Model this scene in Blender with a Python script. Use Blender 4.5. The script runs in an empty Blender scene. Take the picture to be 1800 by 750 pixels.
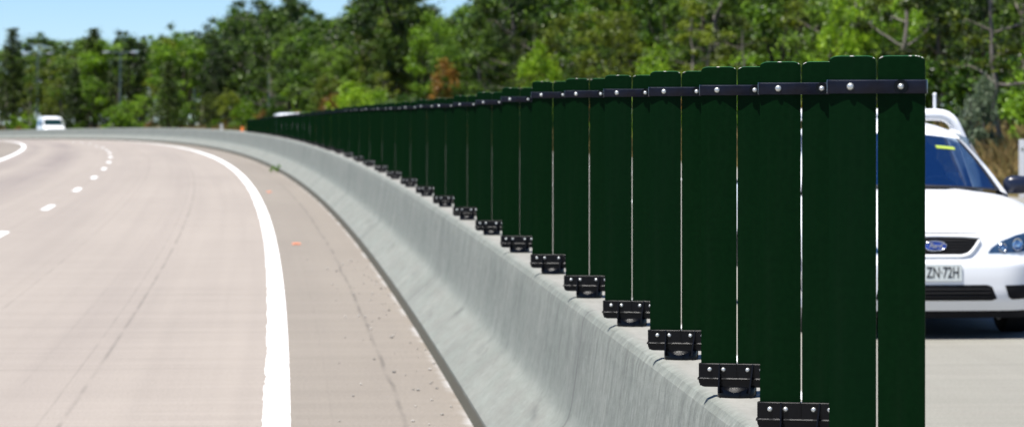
import bpy, bmesh, math, random
import numpy as np
from mathutils import Vector, Matrix
R = math.radians
rnd = random.Random(7)
nr = np.random.default_rng(11)
sc = bpy.context.scene
col = sc.collection

# ------------------------------------------------------------------ helpers
def link(o, parent=None):
    col.objects.link(o)
    if parent is not None: o.parent = parent
    return o
def tag(o, label=None, cat=None, group=None, kind=None):
    if label: o['label'] = label
    if cat: o['category'] = cat
    if group: o['group'] = group
    if kind: o['kind'] = kind
    return o
def empty(name, loc=(0, 0, 0), rz=0.0, s=1.0):
    o = bpy.data.objects.new(name, None); link(o)
    o.location = loc; o.rotation_euler = (0, 0, rz); o.scale = (s, s, s)
    o.empty_display_size = .2
    return o
class MB:
    """collects vertices and faces for one mesh"""
    def __init__(s): s.v = []; s.f = []; s.uv = None
    def add(s, vs, fs):
        b = len(s.v); s.v += [tuple(p) for p in vs]; s.f += [tuple(b + i for i in f) for f in fs]
    def box(s, x0, x1, y0, y1, z0, z1):
        s.add([(x0,y0,z0),(x1,y0,z0),(x1,y1,z0),(x0,y1,z0),(x0,y0,z1),(x1,y0,z1),(x1,y1,z1),(x0,y1,z1)],
              [(0,3,2,1),(4,5,6,7),(0,1,5,4),(1,2,6,5),(2,3,7,6),(3,0,4,7)])
    def grid(s, rows, closed=False, flip=False):
        n = len(rows[0]); vs = [p for r in rows for p in r]; fs = []
        for i in range(len(rows) - 1):
            for j in range(n if closed else n - 1):
                k = (j + 1) % n
                q = (i*n+j, i*n+k, (i+1)*n+k, (i+1)*n+j)
                fs.append(q[::-1] if flip else q)
        s.add(vs, fs)
    def tube(s, pts, rad, n=10, caps=True):
        pts = [Vector(p) for p in pts]; rows = []
        rr = rad if isinstance(rad, (list, tuple)) else [rad] * len(pts)
        up = Vector((0, 0, 1))
        for i, p in enumerate(pts):
            t = (pts[min(i+1, len(pts)-1)] - pts[max(i-1, 0)]).normalized()
            a = t.cross(up if abs(t.z) < .95 else Vector((1, 0, 0))).normalized(); b = t.cross(a)
            rows.append([p + (a*math.cos(q) + b*math.sin(q)) * rr[i] for q in [2*math.pi*k/n for k in range(n)]])
        s.grid(rows, closed=True)
        if caps:
            s.add(rows[0], [tuple(range(n))]); s.add(rows[-1], [tuple(range(n))[::-1]])
    def prism(s, poly, y0, y1):
        """polygon in x,z extruded along y"""
        n = len(poly)
        s.add([(x, y0, z) for x, z in poly] + [(x, y1, z) for x, z in poly],
              [tuple(range(n)), tuple(range(n, 2*n))[::-1]] + [(i, n+i, n+(i+1) % n, (i+1) % n) for i in range(n)])
    def sphere(s, c, r, nu=14, nv=8):
        c = Vector(c); r = r if isinstance(r, (list, tuple)) else (r, r, r)
        rows = []
        for i in range(nv + 1):
            a = -math.pi/2 + math.pi * i / nv
            rows.append([(c.x + r[0]*math.cos(a)*math.cos(2*math.pi*j/nu), c.y + r[1]*math.cos(a)*math.sin(2*math.pi*j/nu), c.z + r[2]*math.sin(a)) for j in range(nu)])
        s.grid(rows, closed=True)
    def disc(s, c, r, y0, y1, n=16, axis='y'):
        rows = []
        for y, q in ((y0, r), (y1, r)):
            if axis == 'y': rows.append([(c[0]+q*math.cos(2*math.pi*k/n), y, c[1]+q*math.sin(2*math.pi*k/n)) for k in range(n)])
            else: rows.append([(y, c[0]+q*math.cos(2*math.pi*k/n), c[1]+q*math.sin(2*math.pi*k/n)) for k in range(n)])
        s.grid(rows, closed=True)
        s.add(rows[0], [tuple(range(n))]); s.add(rows[1], [tuple(range(n))[::-1]])
    def mesh(s, name, smooth=None):
        me = bpy.data.meshes.new(name); me.from_pydata(s.v, [], s.f); me.validate()
        bm = bmesh.new(); bm.from_mesh(me)
        bmesh.ops.remove_doubles(bm, verts=bm.verts, dist=1e-5)
        bmesh.ops.recalc_face_normals(bm, faces=bm.faces)
        bm.to_mesh(me); bm.free()
        if smooth is not None:
            me.polygons.foreach_set('use_smooth', [True] * len(me.polygons))
            me.set_sharp_from_angle(angle=R(smooth))
        return me
    def build(s, name, mat, parent=None, smooth=35):
        me = s.mesh(name, smooth); me.materials.append(mat)
        return link(bpy.data.objects.new(name, me), parent)

def copy_tree(o, parent=None, skip=()):
    c = o.copy(); col.objects.link(c)
    if parent is not None: c.parent = parent
    for ch in o.children:
        if ch.name.split('.')[0] not in skip: copy_tree(ch, c, skip)
    return c

# ------------------------------------------------------------------ materials
def mat(name, base=(.5, .5, .5), rough=.6, metal=0, spec=.5, coat=0):
    m = bpy.data.materials.new(name); m.use_nodes = True
    b = m.node_tree.nodes['Principled BSDF']
    b.inputs['Base Color'].default_value = (*base, 1); b.inputs['Roughness'].default_value = rough
    b.inputs['Metallic'].default_value = metal; b.inputs['Specular IOR Level'].default_value = spec
    b.inputs['Coat Weight'].default_value = coat
    return m
class N:
    """tiny node-graph writer"""
    def __init__(s, m): s.m = m; s.t = m.node_tree; s.b = s.t.nodes['Principled BSDF']
    def n(s, typ, **kw):
        x = s.t.nodes.new(typ)
        for k, v in kw.items(): setattr(x, k, v)
        return x
    def ln(s, a, b): s.t.links.new(a, b)
    def put(s, sock, v):
        if isinstance(v, bpy.types.NodeSocket): s.ln(v, sock)
        elif isinstance(v, (tuple, list)) and sock.type == 'RGBA' and len(v) == 3: sock.default_value = (*v, 1)
        else: sock.default_value = v
    def math(s, op, a, b=0.0, c=None, clamp=False):
        x = s.n('ShaderNodeMath', operation=op, use_clamp=clamp); s.put(x.inputs[0], a); s.put(x.inputs[1], b)
        if c is not None: s.put(x.inputs[2], c)
        return x.outputs[0]
    def mix(s, fac, a, b, blend='MIX'):
        x = s.n('ShaderNodeMix', data_type='RGBA', blend_type=blend)
        s.put(x.inputs[0], fac); s.put(x.inputs[6], a); s.put(x.inputs[7], b); return x.outputs[2]
    def noise(s, vec, scale=1, detail=3, rough=.55, out=0):
        x = s.n('ShaderNodeTexNoise'); s.ln(vec, x.inputs['Vector']); x.inputs['Scale'].default_value = scale
        x.inputs['Detail'].default_value = detail; x.inputs['Roughness'].default_value = rough; return x.outputs[out]
    def mapv(s, vec, sc_=(1, 1, 1), loc=(0, 0, 0)):
        x = s.n('ShaderNodeMapping'); s.ln(vec, x.inputs[0]); x.inputs['Scale'].default_value = sc_; x.inputs['Location'].default_value = loc
        return x.outputs[0]
    def rng(s, v, a, b, c=0., d=1.):
        x = s.n('ShaderNodeMapRange'); s.put(x.inputs[0], v)
        for i, q in enumerate((a, b, c, d)): x.inputs[1+i].default_value = q
        return x.outputs[0]
    def ramp(s, v, stops):
        x = s.n('ShaderNodeValToRGB'); s.put(x.inputs[0], v); e = x.color_ramp.elements
        while len(e) < len(stops): e.new(.5)
        for q, (p, c) in zip(e, stops): q.position = p; q.color = (*c, 1)
        return x.outputs[0]
    def bump(s, h, strength=.3, dist=.01):
        x = s.n('ShaderNodeBump'); s.ln(h, x.inputs['Height']); x.inputs['Strength'].default_value = strength; x.inputs['Distance'].default_value = dist
        s.ln(x.outputs[0], s.b.inputs['Normal'])
    def uv(s): return s.n('ShaderNodeUVMap', uv_map='UVMap').outputs[0]
    def obj(s): return s.n('ShaderNodeTexCoord').outputs['Object']
    def sep(s, v):
        x = s.n('ShaderNodeSeparateXYZ'); s.ln(v, x.inputs[0]); return x.outputs
    def base(s, c): s.put(s.b.inputs['Base Color'], c)

def mat_road(pink=True):
    m = mat('road_seal', rough=.85, spec=.25); g = N(m); uv = g.uv(); u, v, _ = g.sep(uv)
    big = g.noise(g.mapv(uv, (.5, .06, 1)), 1, 4)
    streak = g.noise(g.mapv(uv, (5.0, .03, 1)), 1, 5, .6)
    tine = g.noise(g.mapv(uv, (.25, 3.2, 1)), 1, 4, .65)
    grain = g.noise(g.mapv(uv, (60, 60, 1)), 1, 3, .7)
    wob = g.math('MULTIPLY', g.math('SUBTRACT', g.noise(g.mapv(uv, (1, .5, 1)), 1, 5), .5), .12)
    uw = g.math('ADD', u, wob)
    if not pink: u = g.math('ADD', u, 300.)
    lane = g.mix(g.rng(big, .3, .7), (0.285, 0.250, 0.218), (0.327, 0.287, 0.249))
    should = g.mix(g.rng(big, .3, .7), (0.205, 0.180, 0.151), (0.242, 0.214, 0.179))
    if not pink: should = g.mix(g.rng(big, .3, .7), (0.215, 0.211, 0.180), (0.252, 0.246, 0.212))
    sh = g.math('GREATER_THAN', u, -1.06)
    sh2 = g.math('GREATER_THAN', u, 200.) if not pink else g.math('LESS_THAN', u, -8.15)
    c = g.mix(g.math('MAXIMUM', sh, sh2), lane, should)
    c = g.mix(g.math('MULTIPLY', g.rng(streak, .42, .72), .15), c, (.15, .132, .12))
    c = g.mix(g.math('MULTIPLY', g.rng(tine, .45, .75), .13), c, (.15, .13, .115))
    tin2 = g.noise(g.mapv(uv, (.8, 11, 1)), 1, 3, .6)
    c = g.mix(g.math('MULTIPLY', g.rng(tin2, .5, .72), .22), c, (.15, .13, .115))
    c = g.mix(g.math('MULTIPLY', g.rng(tine, .55, .25), .14), c, (.40, .35, .31))
    c = g.mix(g.math('MULTIPLY', g.rng(grain, .50, .72), .42), c, (.10, .088, .078))
    c = g.mix(g.math('MULTIPLY', g.rng(grain, .48, .28), .32), c, (.42, .38, .34))
    # oil and tyre bands along the wheel paths of the far lane
    for uc, w, a in ((-6.2, .8, .55), (-7.6, .5, .32), (-2.5, .5, .10), (-4.0, .5, .10)):
        d = g.math('ABSOLUTE', g.math('SUBTRACT', uw, uc)); k = g.rng(d, w, 0, 0, 1)
        k = g.math('MULTIPLY', g.math('MULTIPLY', k, g.rng(g.noise(g.mapv(uv, (.6, .03, 1)), 1, 3), .22, .55)), a)
        c = g.mix(k, c, (.145, .122, .122))
    # joints and scrape lines that run along the road
    for uc, w, a in ((-.36, .012, .45), (-2.22, .012, .34), (-2.34, .008, .22), (-2.62, .008, .12), (-3.35, .012, .2), (-3.5, .01, .14), (-4.57, .012, .18), (-.75, .006, .1)):
        amp = .55 if uc == -.36 else .12
        d = g.math('ABSOLUTE', g.math('SUBTRACT', g.math('ADD', u, g.math('MULTIPLY', wob, amp)), uc)); k = g.rng(d, w*1.7, w*.4, 0, 1)
        k = g.math('MULTIPLY', g.math('MULTIPLY', k, g.rng(g.noise(g.mapv(uv, (3, .9, 1), (uc*9, 0, 0)), 1, 4), .35, .6)), a)
        c = g.mix(k, c, (.06, .055, .05))
    # pale cement crumbs along the foot of the barrier
    ed = g.math('ADD', u, g.math('MULTIPLY', g.math('SUBTRACT', g.noise(g.mapv(uv, (3, 5, 1)), 1, 5, .7), .5), .13))
    c = g.mix(g.math('MULTIPLY', g.math('MULTIPLY', g.rng(ed, -.045, .01), g.math('LESS_THAN', u, .05)), g.rng(g.noise(g.mapv(uv, (1, .7, 1)), 1, 3), .42, .6)), c, (.40, .395, .39))
    # transverse joints
    tv = g.math('ABSOLUTE', g.math('SUBTRACT', g.math('FRACT', g.math('DIVIDE', g.math('ADD', v, g.math('MULTIPLY', wob, .4)), 4.2)), .5))
    c = g.mix(g.math('MULTIPLY', g.rng(tv, .010, .002), .22), c, (.12, .105, .095))
    g.base(c); g.bump(g.math('ADD', grain, g.math('MULTIPLY', tine, .8)), .5, .006)
    return m

def mat_concrete():
    m = mat('cast_concrete', rough=.85, spec=.25); g = N(m); uv = g.uv(); u, v, _ = g.sep(uv)   # u metres along, v metres round the profile
    streak = g.noise(g.mapv(uv, (15, 3.0, 1)), 1, 6, .70)
    st2 = g.noise(g.mapv(uv, (4.5, .25, 1)), 1, 4, .6)
    blot = g.noise(g.mapv(uv, (1.2, 2.0, 1)), 1, 5, .6)
    grain = g.noise(g.mapv(uv, (75, 60, 1)), 1, 4, .75)
    c = g.mix(g.rng(blot, .3, .7), (0.195, 0.218, 0.191), (0.263, 0.280, 0.248))
    up = g.math('MULTIPLY', g.rng(v, .36, .66), g.rng(v, 1.0, .95))         # streaks lie on the steep upper face
    c = g.mix(g.math('MULTIPLY', g.math('MULTIPLY', g.rng(streak, .44, .70), up), .75), c, (.09, .10, .09))
    c = g.mix(g.math('MULTIPLY', g.math('MULTIPLY', g.rng(st2, .48, .72), g.rng(v, .3, .6)), .38), c, (.125, .138, .125))
    c = g.mix(g.math('MULTIPLY', g.rng(grain, .52, .74), .34), c, (.08, .085, .078))
    c = g.mix(g.math('MULTIPLY', g.rng(grain, .46, .28), .22), c, (.40, .41, .39))
    mott = g.noise(g.mapv(uv, (24, 16, 1)), 1, 6, .8); pore = g.noise(g.mapv(uv, (38, 34, 1)), 1, 2, .5)
    c = g.mix(g.math('MULTIPLY', g.rng(mott, .49, .66), .55), c, (.12, .125, .115))
    c = g.mix(g.math('MULTIPLY', g.rng(mott, .47, .34), .40), c, (.34, .34, .325))
    c = g.mix(g.math('MULTIPLY', g.rng(pore, .70, .76), .6), c, (.06, .062, .058))
    # patchy tint painted on to hold back the lower slope's sunlit brightness
    c = g.mix(g.math('MULTIPLY', g.math('MULTIPLY', g.rng(v, .50, .38), g.rng(g.noise(g.mapv(uv, (2.2, 6, 1)), 1, 5, .65), .25, .6)), .50), c, (.150, .142, .128))
    # tyre scuffs on the lower slope
    scf = g.noise(g.mapv(uv, (1.1, 7, 1)), 1, 4, .6)
    c = g.mix(g.math('MULTIPLY', g.math('MULTIPLY', g.rng(scf, .60, .74), g.rng(v, .62, .50)), .45), c, (.11, .115, .11))
    spot = g.noise(g.mapv(uv, (1.6, 4.5, 1), (3.3, 0, 0)), 1, 4, .6); sb = g.math('MULTIPLY', g.rng(v, .27, .36), g.rng(v, .60, .42))
    c = g.mix(g.math('MULTIPLY', g.math('MULTIPLY', g.rng(spot, .58, .70), sb), .6), c, (.085, .09, .085))
    edge = g.math('MULTIPLY', g.rng(v, .86, .93), g.rng(v, .985, .95))       # rough stained rim below the top
    c = g.mix(g.math('MULTIPLY', g.math('MULTIPLY', edge, g.rng(g.noise(g.mapv(uv, (9, 9, 1)), 1, 5), .35, .65)), .45), c, (.11, .115, .10))
    # drip stains at the joints every so many metres
    jv = g.math('ABSOLUTE', g.math('SUBTRACT', g.math('FRACT', g.math('DIVIDE', g.math('ADD', u, 7.0), 12.5)), .5))
    jn = g.noise(g.mapv(uv, (1.5, 1.2, 1)), 1, 4)
    c = g.mix(g.math('MULTIPLY', g.math('MULTIPLY', g.rng(jv, .055, .0), g.rng(jn, .35, .65)), .32), c, (.11, .12, .112))
    c = g.mix(g.math('MULTIPLY', g.rng(jv, .0016, .0006), .7), c, (.05, .05, .048))
    # dirty band at the foot
    ft = g.rng(g.math('ADD', v, g.math('MULTIPLY', g.math('SUBTRACT', g.noise(g.mapv(uv, (3, 3, 1)), 1, 4), .5), .02)), .124, .106)
    c = g.mix(g.math('MULTIPLY', ft, .9), c, (.125, .115, .082))
    # paler, warmer top
    tp = g.rng(v, .95, 1.0); tp2 = g.math('MULTIPLY', tp, g.rng(v, 1.55, 1.4))
    c = g.mix(g.math('MULTIPLY', tp2, .8), c, g.mix(g.rng(g.noise(g.mapv(uv, (2, 9, 1)), 1, 5, .7), .35, .65), (.225, .215, .192), (.29, .278, .252)))
    g.base(c); g.bump(g.math('ADD', g.math('MULTIPLY', streak, 1.0), g.math('MULTIPLY', grain, .7)), .55, .008)
    return m

def mat_paint_line():
    m = mat('white_road_paint', rough=.7, spec=.3); g = N(m); uv = g.uv()
    n1 = g.noise(g.mapv(uv, (40, 40, 1)), 1, 4, .7); n2 = g.noise(g.mapv(uv, (6, 1, 1)), 1, 4)
    c = g.mix(g.rng(n2, .3, .7), (.80, .80, .79), (.88, .88, .87)); c = g.mix(g.math('MULTIPLY', g.rng(n1, .66, .78), .5), c, (.5, .46, .43))
    g.base(c); g.bump(n1, .4, .003); return m

def mat_leaf(name, stops, trans=.28, rough=.42):
    m = mat(name, rough=rough, spec=.35); g = N(m)
    oi = g.n('ShaderNodeObjectInfo').outputs['Random']; ri = g.n('ShaderNodeNewGeometry').outputs['Random Per Island']
    pos = g.obj()
    cl = g.noise(pos, .9, 2)
    f = g.math('ADD', g.math('MULTIPLY', ri, .62), g.math('ADD', g.math('MULTIPLY', cl, .40), g.math('MULTIPLY', g.math('SUBTRACT', oi, .5), .5)))
    c = g.ramp(f, stops); g.base(c)
    tr = g.n('ShaderNodeBsdfTranslucent'); g.ln(c, tr.inputs[0]); mx = g.n('ShaderNodeMixShader'); mx.inputs[0].default_value = trans
    out = g.t.nodes['Material Output']; g.ln(g.b.outputs[0], mx.inputs[1]); g.ln(tr.outputs[0], mx.inputs[2]); g.ln(mx.outputs[0], out.inputs[0])
    return m

def mat_bark(name, a, b):
    m = mat(name, rough=.9, spec=.2); g = N(m); p = g.obj()
    n1 = g.noise(g.mapv(p, (5, 5, 1.2)), 1, 5, .65); n2 = g.noise(g.mapv(p, (1.2, 1.2, .5)), 1, 3)
    g.base(g.mix(g.rng(n1, .3, .7), g.mix(g.rng(n2, .4, .6), a, b), tuple(q*.45 for q in a))); g.bump(n1, .6, .05); return m

def mat_varied(name, a, b, scale=20, rough=.5, spec=.5, metal=0, bump=0):
    m = mat(name, rough=rough, spec=spec, metal=metal); g = N(m); p = g.obj(); n1 = g.noise(p, scale, 4, .6)
    g.base(g.mix(g.rng(n1, .3, .7), a, b))
    if bump: g.bump(n1, bump, .002)
    return m

def mat_slat():
    m = mat('green_slat', rough=.4, spec=.04); g = N(m); p = g.obj(); n1 = g.noise(p, 60, 4, .6)
    c = g.mix(g.rng(n1, .3, .7), (.0009, .0102, .0020), (.0015, .0138, .0029))
    rv = g.n('ShaderNodeObjectInfo').outputs['Random']; dust = g.noise(g.mapv(p, (30, 30, 1.6)), 1, 5, .65)
    c = g.mix(g.math('MULTIPLY', rv, .35), c, (.0020, .0125, .0045)); c = g.mix(g.math('MULTIPLY', g.rng(dust, .48, .75), .07), c, (.018, .028, .018))
    nz = g.sep(g.n('ShaderNodeNewGeometry').outputs['Normal'])[2]; gleam_wear = g.noise(g.mapv(p, (45, 1, 1)), 1, 2)
    # top edge: lighter green paints in the sun gleam, pale chips are wear
    c = g.mix(g.math('GREATER_THAN', nz, .6), c, g.mix(g.rng(gleam_wear, .54, .57), (.022, .10, .042), (.55, .53, .5)))
    g.base(c); g.bump(n1, .15, .002); return m
def mat_glass(name, base, alpha):
    m = mat(name, base, .03, spec=.8); g = N(m)
    tr = g.n('ShaderNodeBsdfTransparent'); tr.inputs[0].default_value = (.55, .7, .8, 1); mx = g.n('ShaderNodeMixShader'); mx.inputs[0].default_value = alpha
    g.ln(tr.outputs[0], mx.inputs[1]); g.ln(g.b.outputs[0], mx.inputs[2]); g.ln(mx.outputs[0], g.t.nodes['Material Output'].inputs[0]); return m

M = {}
M['road'] = mat_road(); M['road2'] = mat_road(False); M['concrete'] = mat_concrete(); M['line'] = mat_paint_line()
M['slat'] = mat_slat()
M['band'] = mat_varied('black_band', (.0022, .0042, .012), (.006, .0095, .023), 35, .3, .22, 0, .5)
M['bracket'] = mat_varied('black_bracket', (.0012, .0014, .0022), (.0022, .0026, .004), 40, .24, .22)
M['steel'] = mat_varied('zinc_bolt', (.55, .57, .56), (.7, .72, .7), 200, .35, .5, .75)
M['car_white'] = mat_varied('white_car_paint', (.80, .81, .82), (.83, .84, .85), 2, .25, .5); 
M['car_white'].node_tree.nodes['Principled BSDF'].inputs['Coat Weight'].default_value = .4
M['black'] = mat_varied('black_plastic', (.008, .008, .009), (.014, .014, .016), 30, .5)
M['dark'] = mat_varied('dark_underbody', (.006, .006, .007), (.01, .01, .011), 10, .8, .2)
M['tyre'] = mat_varied('tyre_rubber', (.012, .012, .012), (.02, .02, .02), 30, .8, .3)
M['rim'] = mat_varied('wheel_metal', (.45, .45, .46), (.5, .5, .52), 10, .35, .5, .8)
M['glass'] = mat_glass('windscreen_glass', (.003, .022, .095), .60)
M['lens'] = mat_glass('lamp_lens', (.05, .07, .10), .22)
M['chrome'] = mat_varied('lamp_chrome', (.6, .64, .7), (.75, .78, .82), 20, .12, .5, 1)
M['badge'] = mat_varied('blue_enamel', (.01, .06, .40), (.012, .07, .44), 30, .25)
M['plate'] = mat_varied('plate_white', (.62, .66, .63), (.66, .69, .66), 60, .5)
M['ink'] = mat_varied('black_ink', (.012, .012, .012), (.016, .016, .016), 30, .6)
M['seat'] = mat_varied('seat_cloth', (.03, .035, .045), (.045, .05, .06), 30, .9)
M['sticker'] = mat_varied('yellow_sticker', (.30, .40, .05), (.34, .44, .06), 30, .6)
M['pole'] = mat_varied('galvanised_pole', (.06, .10, .10), (.08, .12, .12), 3, .55, .4, .2)
M['lampglass'] = mat_varied('pale_lamp_head', (.26, .29, .33), (.32, .35, .38), 8, .5)
M['post'] = mat_varied('white_post', (.72, .74, .76), (.78, .79, .8), 10, .5)
M['orange'] = mat_varied('orange_plastic', (.75, .17, .02), (.8, .21, .03), 20, .5)
M['amber'] = mat_varied('amber_plastic', (.72, .24, .12), (.8, .3, .16), 40, .5)
M['stone'] = mat_varied('loose_stone', (.05, .048, .042), (.55, .52, .48), 6, .9)

# leaves
M['leaf_gum'] = mat_leaf('gum_leaf', [(.2, (.010, .026, .004)), (.5, (.050, .105, .009)), (.76, (.20, .33, .028))])
M['leaf_deep'] = mat_leaf('deep_leaf', [(.2, (.006, .015, .003)), (.5, (.026, .056, .006)), (.8, (.105, .18, .018))], .2)
M['leaf_dark'] = mat_leaf('dark_leaf', [(.2, (.012, .024, .006)), (.55, (.030, .052, .010)), (.85, (.075, .11, .016))], .25)
M['leaf_mid'] = mat_leaf('bushy_leaf', [(.2, (.016, .046, .003)), (.5, (.078, .17, .007)), (.8, (.25, .42, .02))])
M['leaf_olive'] = mat_leaf('olive_leaf', [(.2, (.016, .030, .003)), (.5, (.072, .110, .006)), (.82, (.23, .29, .014))])
M['leaf_lime'] = mat_leaf('lime_leaf', [(.2, (.055, .125, .006)), (.5, (.17, .31, .012)), (.82, (.33, .50, .028))], .45)
M['leaf_rust'] = mat_leaf('rusty_leaf', [(.2, (.05, .05, .008)), (.5, (.16, .095, .012)), (.85, (.34, .17, .03))])
M['leaf_grey'] = mat_leaf('grey_leaf', [(.2, (.055, .085, .045)), (.5, (.11, .155, .085)), (.85, (.2, .26, .15))], .3)
M['leaf_weed'] = mat_leaf('weed_leaf', [(.2, (.12, .26, .02)), (.5, (.2, .38, .03)), (.85, (.3, .48, .05))])
M['bark_pale'] = mat_bark('pale_bark', (.33, .29, .25), (.19, .165, .14))
M['bark_dark'] = mat_bark('dark_bark', (.07, .055, .045), (.035, .03, .026))
M['grass'] = mat_leaf('dry_grass', [(.15, (.10, .085, .022)), (.4, (.22, .16, .05)), (.65, (.34, .23, .09)), (.9, (.12, .13, .028))], .3, .7)

# ------------------------------------------------------------------ the road's line, fitted from the photograph
F_PX = 5872.97; HOR = 202.92; ZC = 1.735
X0, TH0, K0, K1, K2 = .744060570676595, -.0597454430542610, -5.29812213e-4, 1.21774818e-6, -2.85732665e-8
GR, CU = 4.99467196e-3, -4.21364976e-5
S_ = np.concatenate([np.arange(-60, 60, .5), np.arange(60, 760, 2.)])
def _th(s):
    a = np.clip(s, -40, 420); t = TH0 + K0*a + K1*a*a/2 + K2*a**3/6
    return t
TH_ = _th(S_)
_d = np.diff(S_); _m = (TH_[1:] + TH_[:-1]) / 2
_x = np.concatenate([[0], np.cumsum(np.sin(_m)*_d)]); _y = np.concatenate([[0], np.cumsum(np.cos(_m)*_d)])
i0 = int(np.argmin(np.abs(S_)))
X_ = _x - _x[i0] + X0; Y_ = _y - _y[i0] + 3
def zroad(s):
    a = np.clip(s, -60, 480); return GR*a + CU*a*a/2 + (np.asarray(s) - a) * (GR + CU*480) * (np.asarray(s) > 480)
def P(s, off, z=0.):
    x = float(np.interp(s, S_, X_)); y = float(np.interp(s, S_, Y_)); t = float(np.interp(s, S_, TH_))
    return (x + off*math.cos(t), y - off*math.sin(t), float(zroad(s)) + z)
def heading(s): return float(np.interp(s, S_, TH_))
def to_px(p): return 900 + F_PX*p[0]/p[1], HOR - F_PX*(p[2]-ZC)/p[1]
def s_at_px(u, off):
    best = min(np.arange(20, 420, .5), key=lambda s: abs(to_px(P(s, off))[0] - u)); return float(best)

def set_uv(me, uvs):
    l = me.uv_layers.new(name='UVMap'); idx = np.empty(len(me.loops), int); me.loops.foreach_get('vertex_index', idx)
    l.data.foreach_set('uv', np.asarray(uvs, float)[idx].ravel())
def strip(name, m, offs, ss, zf, uvf, parent=None, smooth=30, close_ends=False):
    """sweep a section [(off,z,v)] along the road"""
    vs, uv, fs = [], [], []; n = len(offs)
    for s in ss:
        for (o, z, v) in offs:
            vs.append(P(s, o, z)); uv.append((s, v) if uvf == 'sv' else (o, s))
    for i in range(len(ss)-1):
        for j in range(n-1): fs.append((i*n+j, i*n+j+1, (i+1)*n+j+1, (i+1)*n+j))
    me = bpy.data.meshes.new(name); me.from_pydata(vs, [], fs)
    if close_ends: pass
    set_uv(me, uv); me.materials.append(m)
    me.polygons.foreach_set('use_smooth', [True]*len(me.polygons)); me.set_sharp_from_angle(angle=R(smooth))
    return link(bpy.data.objects.new(name, me), parent)
SS = list(np.concatenate([np.arange(-12, 60, .5), np.arange(60, 620, 2.)]))

# ------------------------------------------------------------------ ground and roads
def bank(off):
    o = np.asarray(off, float)
    z = np.where(o > 13.2, np.clip((o - 13.2)/9.0, 0, 1)*1.25, 0) - .12
    z = np.where(o > 24, z + (o-24)*.012, z)
    z = np.where((o > -11) & (o < 13.0), -.30, z)
    z = np.where(o < -11, -.12, z)
    return z
def terrain():
    offs = np.concatenate([np.linspace(-420, -40, 12), np.linspace(-34, -11.4, 9), [-10.8, -6, -1, .4, 2, 6, 10, 12.6], np.linspace(13.0, 26, 27), np.linspace(28, 60, 17), np.linspace(70, 420, 16)])
    ss = np.concatenate([np.arange(-60, 40, 4), np.arange(40, 420, 2.), np.arange(420, 760, 10)])
    vs, uv = [], []
    for s in ss:
        nz = nr.normal(0, .05, len(offs))
        for o, dz in zip(offs, nz):
            oo = max(o, -330)
            p = P(s, oo, float(bank(o)) + (dz if (o > 14 or o < -12) else 0)); vs.append(p); uv.append((o, s))
    n = len(offs); fs = [(i*n+j, i*n+j+1, (i+1)*n+j+1, (i+1)*n+j) for i in range(len(ss)-1) for j in range(n-1)]
    me = bpy.data.meshes.new('ground'); me.from_pydata(vs, [], fs); set_uv(me, uv)
    m = mat('ground_earth', rough=.95, spec=.1); g = N(m); p = g.obj()
    n1 = g.noise(p, .6, 5); n2 = g.noise(p, 9, 4)
    c = g.mix(g.rng(n1, .35, .65), (.085, .062, .026), (.16, .105, .045)); g.base(g.mix(g.rng(n2, .4, .7), c, (.07, .075, .025))); g.bump(n2, .6, .05)
    me.materials.append(m); me.polygons.foreach_set('use_smooth', [True]*len(me.polygons))
    o = link(bpy.data.objects.new('ground', me)); tag(o, 'dry earth and grass ground on both sides of the motorway', kind='structure')
    # far plain under everything, out to the horizon
    b = MB(); k = 48
    b.add([(0, 0, -9.)] + [(4000*math.cos(2*math.pi*i/k), 4000*math.sin(2*math.pi*i/k), -9.) for i in range(k)], [(0, 1+i, 1+(i+1) % k) for i in range(k)])
    o = b.build('terrain', m); tag(o, 'low land reaching to the horizon beyond the wood', kind='structure')
terrain()
BW = .95     # barrier foot to foot
rl = strip('road', M['road'], [(-10.6, -.3, 0), (-10.6, 0, 0)] + [(o, 0, 0) for o in np.linspace(-10, 0, 21)] + [(.12, 0, 0)], SS, 0, 'os')
tag(rl, 'pale pinkish motorway carriageway curving left beside the barrier', kind='structure')
rr = strip('far_road', M['road2'], [(BW-.12, 0, 0), (BW, 0, 0)] + [(o, 0, 0) for o in np.linspace(1.4, 13, 18)] + [(13.0, -.3, 0)], SS, 0, 'os')
tag(rr, 'pale opposite carriageway behind the green fin fence', kind='structure')

def marking(name, off, w, s0, s1, label, jl=.0035, jr=.0018, step=.06):
    ss = np.arange(s0, s1 + 1e-6, step)
    if len(ss) > 2600: ss = np.concatenate([np.arange(s0, 45, step), np.arange(45, s1, .8)])
    vs, uv = [], []
    a = 0.
    for s in ss:
        a = .6*a + nr.normal(0, jl); b = nr.normal(0, jr)
        for o in (off - w/2 + a, off, off + w/2 + b):
            vs.append(P(s, o, .004)); uv.append((o, s))
    fs = [(i*3+j, i*3+j+1, i*3+j+4, i*3+j+3) for i in range(len(ss)-1) for j in range(2)]
    me = bpy.data.meshes.new(name); me.from_pydata(vs, [], fs); set_uv(me, uv); me.materials.append(M['line'])
    o = link(bpy.data.objects.new(name, me)); tag(o, label, kind='structure'); return o
WSH, LANE = 1.0544, 3.5165
marking('edge_line', -WSH, .152, -8, 480, 'solid white edge line beside the barrier shoulder')
marking('edge_line', -WSH-2*LANE, .16, 20, 480, 'solid white edge line on the inside of the curve')
for i in range(-3, 26):
    s = 41.0 + 12.0*i*1.0012 - 1.65
    marking('lane_dash', -WSH-LANE, .125, s+.3, s+3.0, 'white lane dash on the pink carriageway', .004, .004, .15)
marking('edge_line', BW+WSH, .152, -8, 300, 'white edge line on the opposite carriageway, behind the fence')
for i in range(0, 18):
    marking('lane_dash', BW+WSH+LANE, .15, 6+12*i, 9.2+12*i, 'white lane dash on the opposite carriageway', .004, .004, .15)
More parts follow.
